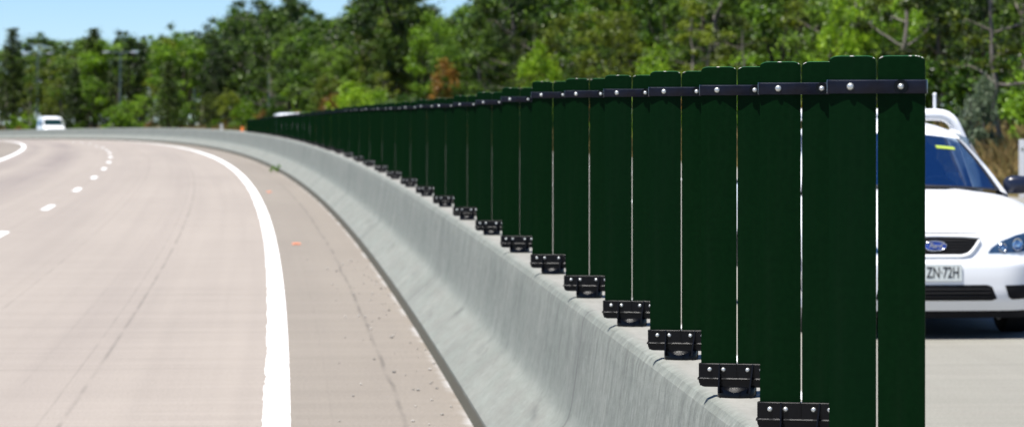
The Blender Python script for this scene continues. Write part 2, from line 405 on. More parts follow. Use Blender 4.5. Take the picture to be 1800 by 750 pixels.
marking('edge_line', BW+WSH+2*LANE, .152, -8, 400, 'white outer edge line of the opposite carriageway')

# ------------------------------------------------------------------ concrete barrier
prof = [(0, -.02), (0, .112), (.12, .220), (.200, .290), (.226, .316), (.242, .345), (.253, .385), (.264, .45), (.281, .57), (.298, .70), (.306, .765), (.314, .790), (.330, .812), (.352, .822)]
full = prof + [(BW-o, z) for o, z in prof[::-1]]
sec, v = [], 0.
for i, (o, z) in enumerate(full):
    if i: v += math.hypot(o-full[i-1][0], z-full[i-1][1])
    sec.append((o, z, v))
bar = strip('concrete_barrier', M['concrete'], sec, SS, 0, 'sv', smooth=17)
tag(bar, 'long grey concrete median barrier curving away under the green fins', 'barrier')

# ------------------------------------------------------------------ anti-glare fins
SW, SG, ST = .1118, .0042, .003       # slat width, gap, thickness
HM = 1.03
def slat_mesh(xc, SW):
    b = MB(); z0, z1, r = .045, HM, .022; w = SW/2
    top = []
    for k in range(7):
        a = math.pi/2*k/6; top.append((xc - w + .024*(1 - math.cos(a)), z1 - .0125 + .0125*math.sin(a)))
    top2 = [(2*xc - x, z) for x, z in top][::-1]
    xs = sorted(set([round(p[0], 5) for p in top + top2] + [xc + w*t for t in (-.5, -.25, 0, .25, .5)]))
    edge = top + top2
    def ztop(x): 
        return float(np.interp(x, [p[0] for p in edge], [p[1] for p in edge]))
    zs = [0, .25, .5, .75, 1]
    def yy(x, d): return -.0035*(1 - ((x-xc)/w)**2) + d
    for d in (0, ST): b.grid([[(x, yy(x, d), z0 + (ztop(x)-z0)*t) for x in xs] for t in zs], flip=bool(d))
    b.grid([[(x, yy(x, d), ztop(x) + z) for x in xs] for d, z in ((0, 0), (.0012, .0011), (ST, .0014))])
    b.grid([[(x, yy(x, d), z0) for x in xs] for d in (0, ST)])
    for x in (xs[0], xs[-1]): b.grid([[(x, yy(x, d), z0 + (ztop(x)-z0)*t) for t in zs] for d in (0, ST)])
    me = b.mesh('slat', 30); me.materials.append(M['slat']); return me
def bolt_mesh(r=.0072, h=.006):
    b = MB(); n = 14
    rows = [[(q*math.cos(2*math.pi*k/n), y, q*math.sin(2*math.pi*k/n)) for k in range(n)] for q, y in ((r, .001), (r, -.3*h), (r*.8, -.75*h), (r*.45, -h), (.0006, -h))]
    b.grid(rows, closed=True); me = b.mesh('bolt', 50); me.materials.append(M['steel']); return me
def fin_proto(SG):
    root = empty('glare_fin')
    SW = .2278/2 - SG/2
    for sg in (-1, 1):
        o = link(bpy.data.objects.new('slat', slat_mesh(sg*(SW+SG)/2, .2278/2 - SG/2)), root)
    # top band: wavy strap all the way round
    b = MB(); zb0, zb1 = HM-.0885, HM-.0555; hw = .1165
    def yfront(x):   # bulges between the bolts
        t = x/hw; return -.0085 - .0052*(math.cos(math.pi*t*1.0)*.5+.5) - .0022*math.cos(2*math.pi*t)
    xs = np.linspace(-hw, hw, 41)
    fr = [(x, yfront(x)) for x in xs]; bk = [(x, .020 + .004*math.cos(math.pi*x/hw)) for x in xs[::-1]]
    loop = fr + [(hw+.0025, -.004), (hw+.0025, .012)] + bk + [(-hw-.0025, .012), (-hw-.0025, -.004)]
    inn = [(x*.985, y*.45+.003 if y < 0 else y*.72) for x, y in loop]
    rows = [[(x, y, z) for x, y in loop] for z in (zb0, zb0+.002, zb1-.002, zb1)]
    rows[0] = [(x, y*.9, zb0) for x, y in loop]; rows[2] = [(x, y, zb1-.0028) for x, y in loop]; rows[3] = [(x, y + (.0034 if y < 0 else -.003), zb1) for x, y in loop]
    b.grid([[(x, y, zb0) for x, y in inn]] + rows + [[(x, y, zb1) for x, y in inn]], closed=True)
    band = b.build('clamp_band', M['band'], root, 40)
    zb = (zb0+zb1)/2
    o = link(bpy.data.objects.new('bolt', bolt_mesh(.0088, .008)), band); o.location = (-.062, yfront(-.062)+.0005, zb)
    pl = MB(); pl.disc((.0585, zb), .0168, yfront(.0585)+.004, yfront(.0585)-.009, 20)
    kn = pl.build('knob', M['bracket'], band, 40)
    o = link(bpy.data.objects.new('bolt', bolt_mesh(.0074, .009)), band); o.location = (.0585, yfront(.0585)-.009, zb)
    # base bracket
    b = MB(); x0, x1 = -.119, .119
    b.box(x0, x1, -.016, -.0045, .056, .1010)                      # upper plate
    b.grid([[(x, y, z) for x in (x0, x1)] for y, z in ((-.0162, .1005), (-.0130, .1032), (-.0045, .1034))])
    b.grid([[(x, y, z) for x in (x0-.003, x1+.003)] for y, z in ((-.0045, .0525), (-.0225, .0525), (-.0235, .055), (-.0195, .0585), (-.0045, .0600))])
    for x in (x0-.003, x1+.003): b.add([(x, y, z) for y, z in ((-.0045, .0525), (-.0225, .0525), (-.0235, .055), (-.0195, .0585), (-.0045, .0600))], [(0, 1, 2, 3, 4)])
    r = .020
    pts = [(x0, .0535)] + [(x0 + r - r*math.cos(a), .030 + r - r*math.sin(a)) for a in np.linspace(0, math.pi/2, 6)] + [(x1 - r + r*math.sin(a), .030 + r - r*math.cos(a)) for a in np.linspace(0, math.pi/2, 6)] + [(x1, .0535)]
    b.prism(pts, -.018, -.0045)
    b.box(-.0015, .0015, -.019, -.016, .059, .103)                 # seam rib
    b.box(x0, x1, .0055, .012, .032, .103)                         # rear plate
    br = b.build('base_bracket', M['bracket'], root, 30)
    # socket: open half cup with floor and two tapering gussets
    b = MB(); n = 22; ro, ri = .060, .053
    an = [math.pi*k/n for k in range(n+1)]
    out = [(ro*math.cos(a), -.010 - ro*.80*math.sin(a)) for a in an]; inn = [(ri*math.cos(a), -.010 - ri*.80*math.sin(a)) for a in an]
    ht = [.016 + .020*abs(math.cos(a))**1.5 for a in an]
    b.grid([[(x, y, 0) for x, y in out], [(x, y, h-.002) for (x, y), h in zip(out, ht)], [(x*.985, y*.985, h) for (x, y), h in zip(out, ht)],
            [(x, y, h) for (x, y), h in zip(inn, ht)], [(x*.96, y*.93, h*.35+.008) for (x, y), h in zip(inn, ht)], [(x*.8, -.014 + (y+.010)*.35, .030) for x, y in inn]])
    b.add([(x*.8, -.014 + (y+.010)*.35, .030) for x, y in inn], [tuple(range(n+1))])
    b.add([(x, y, .0005) for x, y in out], [tuple(range(n+1))])
    rows = [[(.060*math.cos(a), .008+.052*math.sin(a), z) for a in an] for z in (0, .03)]   # rear half of the foot
    b.grid(rows); b.add(rows[1], [tuple(range(n+1))])
    for sx, xt, xb in ((-1, -.053, -.050), (1, .053, .046)):
        t = .0022
        b.add([(xt-t, -.016, .102), (xt+t, -.016, .102), (xb-t, -.056, .014), (xb+t, -.056, .014), (xb-t, -.010, .010), (xb+t, -.010, .010), (xt-t, -.020, .102), (xt+t, -.020, .102)],
              [(0, 1, 7, 6), (6, 7, 3, 2), (2, 3, 5, 4), (4, 5, 1, 0), (0, 6, 2, 4), (1, 5, 3, 7)])
    b.build('socket', M['bracket'], br, 35)
    bm_ = bolt_mesh()
    for x in (-.084, -.041, .036, .080):
        o = link(bpy.data.objects.new('bolt', bm_), br); o.location = (x, -.016, .084)
    return root
FS = [4.88, 6.08, 7.42, 8.94, 10.69, 12.66, 14.82, 17.33, 20.0, 22.95, 26.16, 29.49, 33.02, 36.82, 40.68, 44.78, 48.74, 53.0, 57.5, 61.8, 65.8, 70.1, 73.8, 77.7, 81.7, 85.3, 89.1, 92.9, 97.1, 100.6, 104.1, 107.5, 110.7, 113.7, 116.6, 119.0]
HS_S = [0, 15.0, 17.4, 20.1, 23, 26.3, 29.6, 33.2, 38, 45, 53, 77, 99.5, 119]; HS_H = [1.03, 1.022, .998, .978, .96, .945, .935, .917, .90, .88, .85, .71, .60, .46]
ORD = ['nearest', 'second', 'third', 'fourth', 'fifth', 'sixth', 'seventh', 'eighth', 'ninth', 'tenth', 'eleventh', 'twelfth', 'thirteenth', 'fourteenth', 'fifteenth', 'sixteenth', 'seventeenth', 'eighteenth', 'nineteenth', 'twentieth', 'twenty-first', 'twenty-second', 'twenty-third', 'twenty-fourth', 'twenty-fifth', 'twenty-sixth', 'twenty-seventh', 'twenty-eighth', 'twenty-ninth', 'thirtieth', 'thirty-first', 'thirty-second', 'thirty-third', 'thirty-fourth', 'thirty-fifth', 'thirty-sixth']
FINPOS = []
for i, s in enumerate(FS):
    if i in (0, 3, 7): proto = fin = fin_proto({0: .0038, 3: .0032, 7: .0013}[i])
    else: fin = copy_tree(proto, None, ('bolt', 'knob') if i > 17 else ())
    k = float(np.interp(s, HS_S, HS_H))/HM
    fin.location = P(s, .417, .8235); FINPOS.append(fin.location.copy())
    fin.rotation_euler = (0, 0, -heading(s) - .285); kx = k
    if i > 18:
        pitch = abs(to_px(FINPOS[i])[0] - to_px(FINPOS[i-1])[0]) * FINPOS[i].y/F_PX; kx = max(k, pitch*1.5/.228)
    fin.scale = (kx, k, k)
    if i == 0: lab = 'tallest and nearest dark green twin-slat fin, beside the white ute'
    elif i == len(FS)-1: lab = 'farthest and smallest green fin, at the left end of the fence'
    else: lab = f'dark green twin-slat fin on a black base, {ORD[i]} from the near end of the fence'
    tag(fin, lab, 'glare fin', 'anti-glare fins along the top of the barrier')

# ------------------------------------------------------------------ the white ute on the opposite carriageway
def build_ute():
    zg = float(zroad(21.4)) + .0
    root = empty('ute', (3.10, 24.40, zg), -heading(21.4)); root.scale = (1, 1, 1.05)
    tag(root, 'white ute with a tubular roof bar, driving towards us beside the nearest fins', 'ute')
    W = .915
    ZP = [(.14, .10), (.20, .055), (.27, .012), (.33, 0), (.44, -.004), (.52, .0), (.548, .012), (.560, .040), (.60, .050), (.70, .070), (.745, .095), (.765, .135)]
    def plan(x):
        a = abs(x); return .055*(a/.9)**2 + .42*max(0, (a-.50)/.42)**2.2
    def yf(x, z): return float(np.interp(z, [p[0] for p in ZP], [p[1] for p in ZP])) + plan(x)
    def bon(x, y):   # bonnet surface height
        t = min(1, max(0, (y-.10)/1.15)); c = .765 + .255*t**.82
        a = abs(x)/.9
        crease = .010*math.exp(-((abs(x)-.43)/.06)**2)*t
        return c - .062*a**3 - .03*a**8 + crease
    xs = np.concatenate([-np.cos(np.linspace(0, math.pi/2, 18))*W, np.cos(np.linspace(math.pi/2, 0, 18))[1:]*W])
    ycowl = lambda x: 1.27 + .10*(abs(x)/.7)**2
    zf = list(np.linspace(.20, .745, 22))
    b = MB(); rows = [[(x, yf(x, z), z) for x in xs] for z in zf]
    for t in np.linspace(0.03, 1, 12):
        row = []
        for x in xs:
            y0 = yf(x, .765); y = y0 + (max(ycowl(x), y0+.3) - y0)*t
            row.append((x, y, bon(x, y)))
        rows.append(row)
    b.grid(rows)
    # flanks, with the arches cut out
    ya, yb, rw = .93, 3.86, .345
    for sg in (-1, 1):
        ys = np.concatenate([np.linspace(yf(W, .765), ya-rw, 3)[:-1], np.linspace(ya-rw, ya+rw, 13), np.linspace(ya+rw, yb-rw, 14)[1:-1], np.linspace(yb-rw, yb+rw, 13), [4.4, 4.9]])
        rows = []
        for y in ys:
            zt = bon(W, y) if y < 1.35 else float(np.interp(y, [1.35, 1.8, 4.9], [bon(W, 1.35), .93, 1.0]))
            zb = .22
            for yc in (ya, yb):
                if abs(y-yc) < rw: zb = max(zb, .31 + math.sqrt(max(0, rw*rw-(y-yc)**2)))
            rows.append([(sg*(W + .018*math.sin(math.pi*t)), y, zb + (zt-zb)*t) for t in np.linspace(0, 1, 8)])
        b.grid(rows)
        # shoulder from flank in to the cab and tub
        b.grid([[(sg*W, y, bon(W, y) if y < 1.35 else float(np.interp(y, [1.35, 1.8, 4.9], [bon(W, 1.35), .93, 1.0]))), (sg*.80, y, bon(.80, max(1.25, y)) if y < 1.5 else float(np.interp(y, [1.5, 1.8, 4.9], [bon(.8, 1.5), .985, 1.03])))] for y in (1.27, 1.5, 1.8, 2.3, 2.8, 3.8, 4.9)])
    b.grid([[(-W, 4.9, .3), (W, 4.9, .3)], [(-W, 4.92, .7), (W, 4.92, .7)], [(-W, 4.9, 1.0), (W, 4.9, 1.0)]])
    b.grid([[(-.80, 2.72, 1.0), (.80, 2.72, 1.0)], [(-.8, 4.9, 1.03), (.8, 4.9, 1.03)]])
    body = b.build('body', M['car_white'], root, 40)
    # cab: roof, pillars and rear wall
    def ws(t, f, out=0.):     # windscreen sheet: t up, f across (-1..1)
        hx = .785 + (.590-.785)*t + out; x = f*hx
        y = (1.30 + .10*f*f) + ((1.98 + .10*f*f) - (1.30 + .10*f*f))*t
        z = (1.035 - .035*f*f) + ((1.428 - .045*f*f) - (1.035-.035*f*f))*t + .02*math.sin(math.pi*t)
        return (x, y, z)
    b = MB()
    roof = []
    for y, hx, z, cr in ((1.985, .590, 1.428, .045), (2.02, .605, 1.452, .055), (2.12, .615, 1.497, .075), (2.3, .62, 1.532, .088), (2.55, .615, 1.54, .09), (2.70, .60, 1.50, .07)):
        roof.append([(f*hx, y + .10*f*f*(1 if y < 2.1 else .3), z - cr*f*f - .03*f**8) for f in np.linspace(-1, 1, 17)])
    b.grid(roof)
    for sg in (-1, 1):
        A = [ws(t, sg) for t in np.linspace(0, 1, 8)]
        B = [(p[0] + sg*(.062 - .022*t), p[1] + .05, p[2] - .02 + .008*t) for p, t in zip(A, np.linspace(0, 1, 8))]
        C = [(p[0]*1.0 + sg*.012, p[1] + .05, p[2] - .05) for p in B]
        b.grid([A, B, C])
        b.grid([[(sg*.80, 2.45, .98), (sg*.80, 2.72, .99)], [(sg*.63, 2.42, 1.42), (sg*.60, 2.70, 1.43)]])
        b.grid([[(sg*.63, 2.1, 1.405), (sg*.63, 2.42, 1.42), (sg*.6, 2.7, 1.43)], [(sg*.60, 2.12, 1.44), (sg*.61, 2.42, 1.46), (sg*.6, 2.7, 1.43)]])
    b.grid([[(-.8, 2.72, .98), (.8, 2.72, .98)], [(-.72, 2.73, 1.12), (.72, 2.73, 1.12)]])
    b.build('cab', M['car_white'], root, 40)
    b = MB(); b.grid([[ws(t, f) for f in np.linspace(-1, 1, 19)] for t in np.linspace(0, 1, 9)])
    scr = b.build('windscreen', M['glass'], root, 60)
    b = MB()   # black frit along the base and edges
    b.grid([[tuple(np.add(ws(t, f), (0, -.004, .003))) for f in np.linspace(-.97, .97, 19)] for t in (0.0, .035)])
    for sg in (-1, 1): b.grid([[tuple(np.add(ws(t, sg*f), (0, -.004, .003))) for f in (.955, .995)] for t in np.linspace(0, 1, 7)])
    b.build('seal', M['black'], scr, 60)
    b = MB(); b.grid([[tuple(np.add(ws(t, f), (0, -.006, .004))) for f in (.56, .68, .80)] for t in (.70, .725, .76)])
    b.build('sticker', M['sticker'], scr, 60)
    for sg in (-1, 1):
        b = MB(); b.grid([[(sg*.79, 1.48, 1.0), (sg*.80, 1.9, 1.0), (sg*.80, 2.45, .99)], [(sg*.655, 2.02, 1.39), (sg*.64, 2.1, 1.40), (sg*.635, 2.42, 1.415)]])
        b.build('side_window', M['glass'], root, 60)
    b = MB(); b.grid([[(-.72, 2.73, 1.12), (.72, 2.73, 1.12)], [(-.58, 2.70, 1.42), (.58, 2.70, 1.42)]]); b.build('rear_window', M['glass'], root)
    # inside
    b = MB(); b.box(-.76, .76, 1.35, 2.70, .50, .55); b.grid([[(-.72, 1.36, 1.0), (.72, 1.36, 1.0)], [(-.72, 1.62, .98), (.72, 1.62, .98)], [(-.72, 1.66, .60), (.72, 1.66, .60)]])
    b.build('dashboard', M['dark'], root)
    for sg in (-1, 1):
        b = MB(); b.sphere((sg*.36, 2.38, .92), (.24, .08, .36)); b.sphere((sg*.36, 2.42, 1.27), (.13, .05, .09)); b.build('car_seat', M['seat'], root, 60)
    b = MB(); b.box(.01-.11, .01+.11, 1.90, 1.92, 1.30, 1.36); b.tube([(0, 1.92, 1.36), (0, 1.97, 1.42)], .012, 8); b.build('rear_view_mirror', mat_varied('grey_mirror_shell', (.3, .3, .28), (.36, .36, .33), 20, .5), root)
    b = MB(); b.tube([(.36+.17*math.cos(a), 1.74+.05*math.sin(a), .95+.15*math.sin(a)) for a in np.linspace(0, 2*math.pi, 20)], .014, 8, False); b.build('steering_wheel', M['black'], root)
    # front patches
    def patch(b, xs_, lo, hi, proud, nz=6, skirt=.03, dz=0):
        rows = []
        for k in range(nz+1):
            rows.append([(x, yf(x, lo(x) + (hi(x)-lo(x))*k/nz) - proud, lo(x) + (hi(x)-lo(x))*k/nz) for x in xs_])
        per = rows[0] + [r[-1] for r in rows[1:]] + rows[-1][::-1][1:] + [r[0] for r in rows[::-1][1:-1]]
        b.grid(rows); b.grid([per, [(x, y+skirt, z) for x, y, z in per]], closed=True)
    def lin(*pts):
        return lambda x: float(np.interp(x, [p[0] for p in pts], [p[1] for p in pts]))
    # grille
    gx = np.linspace(-.335, .335, 25)
    glo = lin((-.335, .698), (-.29, .635), (-.25, .600), (-.20, .586), (.20, .586), (.25, .600), (.29, .635), (.335, .698)); ghi = lin((-.335, .703), (-.2, .712), (0, .715), (.2, .712), (.335, .703))
    b = MB(); patch(b, gx, glo, ghi, .006); gr = b.build('grille', M['dark'], root, 40)
    b = MB()
    for z in (.625, .645, .665, .685):
        hx = float(np.interp(z, [.60, .612, .645, .70], [.20, .25, .29, .33])) - .01
        b.tube([(x, yf(x, z)-.007, z) for x in np.linspace(-hx, hx, 15)], .0045, 6)
    b.build('grille_bar', mat_varied('dark_grille_bar', (.006, .006, .007), (.01, .01, .011), 30, .6, .2), gr)
    b = MB(); pts = [(x, yf(x, ghi(x))-.006, ghi(x)+.006) for x in gx] ; b.tube(pts, .010, 8)
    b.tube([(x, yf(x, glo(x))-.006, glo(x)-.008) for x in gx], .013, 8); b.build('grille_surround', M['car_white'], root, 60)
    # bonnet shut line
    b = MB(); b.tube([(x, yf(x, .742) - .001, .742 - .012*(abs(x)/.4)**4) for x in np.linspace(-.38, .38, 25)], .0045, 6); b.build('bonnet_seam', M['black'], root, 60)
    # badge: blue oval with a silver rim and script
    yb_ = yf(0, .655) - .016
    def oval(rx, rz, y0, y1, n=32):
        q = MB(); q.prism([(rx*math.cos(2*math.pi*k/n), rz*math.sin(2*math.pi*k/n)) for k in range(n)], y0, y1); return q
    bd = oval(.083, .033, 0, .012).build('badge', M['badge'], gr, 40); bd.location = (0, yb_, .652)
    q = MB(); q.tube([(.083*math.cos(a), 0, .033*math.sin(a)) for a in np.linspace(0, 2*math.pi, 33)], .0042, 6, False); q.build('badge_rim', M['chrome'], bd, 60)
    def text(body_, size, m_, parent, loc, name, sx=1, shear=0):
        c = bpy.data.curves.new(name, 'FONT'); c.body = body_; c.size = size; c.align_x = 'CENTER'; c.align_y = 'CENTER'; c.extrude = .0012; c.shear = shear; c.offset = .0008
        c.materials.append(m_); o = link(bpy.data.objects.new(name, c), parent); o.location = loc; o.rotation_euler = (R(90), 0, 0); o.scale = (sx, 1, 1)
        bpy.context.view_layer.update(); me = bpy.data.meshes.new_from_object(o.evaluated_get(bpy.context.evaluated_depsgraph_get()))
        q = bpy.data.objects.new(name, me); col.objects.link(q); q.parent = parent; q.location = loc; q.rotation_euler = (R(90), 0, 0); q.scale = (sx, 1, 1)
        bpy.data.objects.remove(o); return q
    text('Ford', .043, M['chrome'], bd, (0, -.0015, 0), 'lettering', 1.15, .35)
    # bumper intakes
    b = MB(); ix = np.linspace(-.452, .452, 25); patch(b, ix, lin((-.452, .285), (-.43, .272), (.43, .272), (.452, .285)), lin((-.452, .287), (-.425, .358), (-.40, .382), (.40, .382), (.425, .358), (.452, .287)), .004)
    it = b.build('bumper_intake', M['dark'], root, 40)
    b = MB()
    for z in (.30, .325, .35): b.tube([(x, yf(x, z)-.008, z) for x in np.linspace(-.40, .40, 11)], .005, 6)
    b.build('intake_bar', mat_varied('dark_intake_bar', (.006, .006, .007), (.01, .01, .011), 30, .6, .2), it)
    for sg in (-1, 1):
        f = lambda *p: lin(*sorted((sg*x, z) for x, z in p))
        xs2 = np.sort(sg*np.linspace(.515, .80, 12))
        b = MB(); patch(b, xs2, f((.515, .37), (.535, .30), (.56, .278), (.80, .282)), f((.515, .378), (.72, .378), (.80, .345)), .004)
        b.build('fog_lamp_recess', M['dark'], root, 40)
        # headlight: dark housing, reflectors, clear lens
        xs3 = np.sort(sg*np.linspace(.395, .865, 20)); lo = f((.395, .600), (.60, .602), (.76, .615), (.865, .68)); hi = f((.395, .604), (.42, .635), (.50, .685), (.62, .725), (.74, .742), (.83, .738), (.865, .69))
        b = MB(); patch(b, xs3, lo, hi, .004); hl = b.build('headlight', M['lens'], root, 40)
        b = MB(); patch(b, xs3, lambda x: lo(x)+.002, lambda x: hi(x)-.002, .0015, skirt=.004); b.build('housing', mat_varied('smoked_housing', (.05, .10, .22), (.16, .24, .36), 14, .25), hl, 40)
        for xc, zc_, r in ((.505, .640, .030), (.625, .660, .042), (.735, .675, .036)):
            b = MB(); y = yf(xc, zc_) - .003; n = 18
            nx = (yf(xc+.02, zc_)-yf(xc-.02, zc_))/.04; nz_ = (yf(xc, zc_+.02)-yf(xc, zc_-.02))/.04
            def pt(q, d): return [(sg*(xc + q*math.cos(t)), y + d + nx*q*math.cos(t) + nz_*q*math.sin(t), zc_ + q*math.sin(t)) for t in [2*math.pi*k/n for k in range(n)]]
            b.grid([pt(r*1.08, -.002), pt(r, -.004), pt(r*.8, .0005), pt(r*.45, -.001), pt(r*.4, -.008), pt(.001, -.010)], closed=True); b.build('reflector', M['chrome'], hl, 40)
        # mirror, wheel
        b = MB(); c = (sg*.965, 1.62, 1.045); rows = []
        for i in range(9):
            a = -math.pi/2 + math.pi*i/8
            rows.append([(c[0] + .115*math.copysign(abs(math.cos(t))**.65, math.cos(t))*math.cos(a)**.6, c[1] + .06*math.sin(a), c[2] + .068*math.copysign(abs(math.sin(t))**.7, math.sin(t))*max(.02, math.cos(a))**.6) for t in [2*math.pi*k/20 for k in range(20)]])
        b.grid(rows, closed=True); b.tube([(sg*.80, 1.60, .985), (sg*.88, 1.62, 1.0), (sg*.93, 1.63, 1.03)], .028, 8)
        b.build('wing_mirror', M['mirror'], root, 60)
        for yw in (ya, yb):
            b = MB(); n = 36; xi, xo = sg*.66, sg*.87
            prof_ = [(xi, .23), (xi, .29), (xi + sg*.02, .315), (xo - sg*.02, .315), (xo, .29), (xo, .23)]
            b.grid([[(x, yw + q*math.cos(2*math.pi*k/n), .315 + q*math.sin(2*math.pi*k/n)) for k in range(n)] for x, q in prof_], closed=True)
            ty = b.build('wheel', M['tyre'], root, 40)
            b = MB(); b.disc((yw, .315), .23, xi, xo - sg*.02, n, 'x')
            for k in range(5):
                a = 2*math.pi*k/5; b.tube([(xo - sg*.012, yw, .315), (xo - sg*.012, yw + .21*math.cos(a), .315 + .21*math.sin(a))], .022, 6)
            b.build('rim', M['rim'], ty, 40)
    # number plate
    yp = yf(0, .47) - .012
    b = MB(); b.box(-.186, .186, yp, yp+.012, .412, .527); pl = b.build('number_plate', M['plate'], root)
    text('ZN·72H', .108, M['ink'], pl, (.045, yp-.001, .466), 'lettering', .66)
    # lip, floor pan
    b = MB(); b.grid([[(x, yf(x, .2)+.004 + .02*k, .203 - .055*k) for x in np.linspace(-.85, .85, 25)] for k in (0, .5, 1)]); b.box(-.62, .62, .50, 4.7, .20, .30); b.box(-.86, .86, 1.35, 3.4, .22, .34)
    b.grid([[(-.86, .45, .17), (.86, .45, .17)], [(-.86, .5, .60), (.86, .5, .60)]]); b.build('underbody', M['dark'], root)
    # tubular roof bar behind the cab and the whip
    b = MB(); r = .046; z1 = 1.565
    pts = [(-.93, 2.95, .95), (-.90, 2.95, 1.10), (-.80, 2.95, 1.36)] + [(-.60 - .155*math.cos(a), 2.95, z1 - .14 + .14*math.sin(a)) for a in np.linspace(.35, math.pi/2, 6)]
    pts = pts + [(-x, y, z) for x, y, z in pts[::-1]]
    b.tube(pts, r, 14); b.build('roof_bar', M['car_white'], root, 60)
    b = MB(); b.tube([(.575, 2.95, z1 + r - .005), (.575, 2.95, z1 + r + .105)], .013, 10); b.sphere((.575, 2.95, z1+r+.11), .016, 10, 6); b.build('aerial', M['post'], root, 50)
M['farglass'] = mat_varied('teal_glass', (.004, .02, .024), (.006, .026, .03), 5, .7, .05)
M['mirror'] = mat_varied('dark_blue_mirror_shell', (.008, .012, .03), (.012, .016, .036), 20, .3)
build_ute()

# ------------------------------------------------------------------ two far vehicles: side profile swept across the width
def far_vehicle(name, label, cat, s, off, L, Wd, prof_, glass_y, loc=None):
    p = P(s, off); root = empty(name, p, -heading(s)); tag(root, label, cat)
    ys = [q[0] for q in prof_]; H = max(q[1] for q in prof_)
    def hw(z): return Wd/2*(1 - .16*max(0, (z-.95)/(H-.95))**1.3)
    b = MB(); rows = []
    n = 9
    for f in np.linspace(-1, 1, n):
        rows.append([(f*hw(z), y + (.10*f*f if y < 1 else 0), z - .05*f**6*(z > .8)) for y, z in prof_])
    b.grid(rows, closed=True); b.add(rows[0], [tuple(range(len(prof_)))]); b.add(rows[-1], [tuple(range(len(prof_)))[::-1]])
    b.build('body', M['car_white'], root, 40)
    (y0, z0), (y1, z1) = glass_y
    b = MB(); b.grid([[(f*(hw(z0 + (z1-z0)*t)-.07), y0 + (y1-y0)*t - .075 + .10*f*f, z0 + (z1-z0)*t + .012) for f in np.linspace(-1, 1, 9)] for t in (.08, .5, .92)]); b.build('windscreen', M['farglass'], root, 60)
    for sg in (-1, 1):
        b = MB()
        for ya, yb in ((y1 + .15, L*.50), (L*.53, L*.74), (L*.77, L*.95)):
            za, zb = z0 + .05, z1 - .12
            b.grid([[(sg*(hw(za)+.006), ya - .15*(ya < y1+.2), za), (sg*(hw(za)+.006), yb, za)], [(sg*(hw(zb)+.006), ya + .05, zb), (sg*(hw(zb)+.006), yb, zb)]])
        b.build('side_window', M['glass'], root)
        b = MB(); b.box(sg*Wd*.40-.14, sg*Wd*.40+.14, -.02+.07, .12, .62, .80); b.build('headlight', M['chrome'], root)
        b = MB(); b.sphere((sg*(Wd/2+.12), y0 + .15, z0 + .12), (.10, .06, .14), 10, 6); b.build('wing_mirror', M['black'], root, 60)
        for yw in (.9, L-.95):
            b = MB(); b.disc((yw, .34), .34, sg*(Wd/2-.22), sg*(Wd/2+.01), 20, 'x'); b.build('wheel', M['tyre'], root)
    b = MB(); b.box(-Wd*.28, Wd*.28, -.025, .02, .58, .76); b.build('grille', M['black'], root)
    b = MB(); b.box(-Wd*.46, Wd*.46, -.03, .05, .30, .42); b.build('bumper_intake', M['black'], root)
    return root
far_vehicle('van', 'small white van with a high roof, far off above the bare barrier at left', 'van', s_at_px(93, 4.6)-1, 4.6, 4.7, 1.92,
    [(.05, .35), (0, .5), (.0, .8), (.12, 1.02), (.75, 1.22), (1.45, 1.90), (1.8, 2.02), (3.0, 2.08), (4.5, 2.04), (4.7, 1.9), (4.7, .4), (3.0, .3), (1.5, .3)], ((.78, 1.22), (1.43, 1.86)))
far_vehicle('four_wheel_drive', 'white four-wheel drive of which only the roof shows above the far fins', 'four-wheel drive', s_at_px(522, 5.0), 5.0, 4.6, 1.84,
    [(.05, .4), (0, .55), (.0, .85), (.12, 1.02), (1.2, 1.08), (1.85, 1.46), (2.1, 1.56), (3.2, 1.60), (4.4, 1.56), (4.6, 1.4), (4.6, .5), (3.0, .35), (1.5, .35)], ((1.2, 1.09), (1.83, 1.44)))

# ------------------------------------------------------------------ roadside posts, lamps, litter
def guide_post(s, off, zb, h, w, label):
    b = MB(); b.box(-w/2, w/2, -.02, .02, -.2, h-.03); b.prism([(-w/2, h-.03), (w/2, h-.03), (w/2-.015, h), (-w/2+.015, h)], -.02, .02)
    p = P(s, off, zb); root = empty('guide_post', p, -heading(s)); b.build('post_body', M['post'], root)
    q = MB(); q.disc((0, h-.18), .035, -.026, -.0205, 16); q.build('reflector', M['chrome'], root)
    return tag(root, label, 'guide post', 'white guide posts on the far verge')
def at_px(u, s_off):    # s where the line at this offset crosses image column u
    return s_at_px(u, s_off)
guide_post(at_px(1797, 13.6), 13.6, -.05, 1.10, .12, 'white guide post at the right edge, beyond the ute mirror')
guide_post(at_px(389, 13.6), 13.6, -.05, 1.28, .20, 'small white guide post beyond the bare barrier, left of the last fin')
def cone(s, off, label, k=1.0):
    p = P(s, off, .004); root = empty('traffic_cone', p, 0, k)
    b = MB(); b.box(-.2, .2, -.2, .2, 0, .03); b.build('cone_base', M['orange'], root)
    b = MB(); n = 20; b.grid([[(q*math.cos(2*math.pi*j/n), q*math.sin(2*math.pi*j/n), z) for j in range(n)] for q, z in ((.15, .03), (.05, .68), (.04, .70), (.03, .70))], closed=True); b.build('cone_body', M['orange'], root, 40)
    tag(root, label, 'traffic cone', 'orange cones behind the barrier')
cone(at_px(426.5, 11.0), 11.0, 'bright orange cone top just left of the last fin', 1.32)
cone(at_px(375, 11.6), 11.6, 'smaller orange cone top left of the thin white guide post', 1.15)

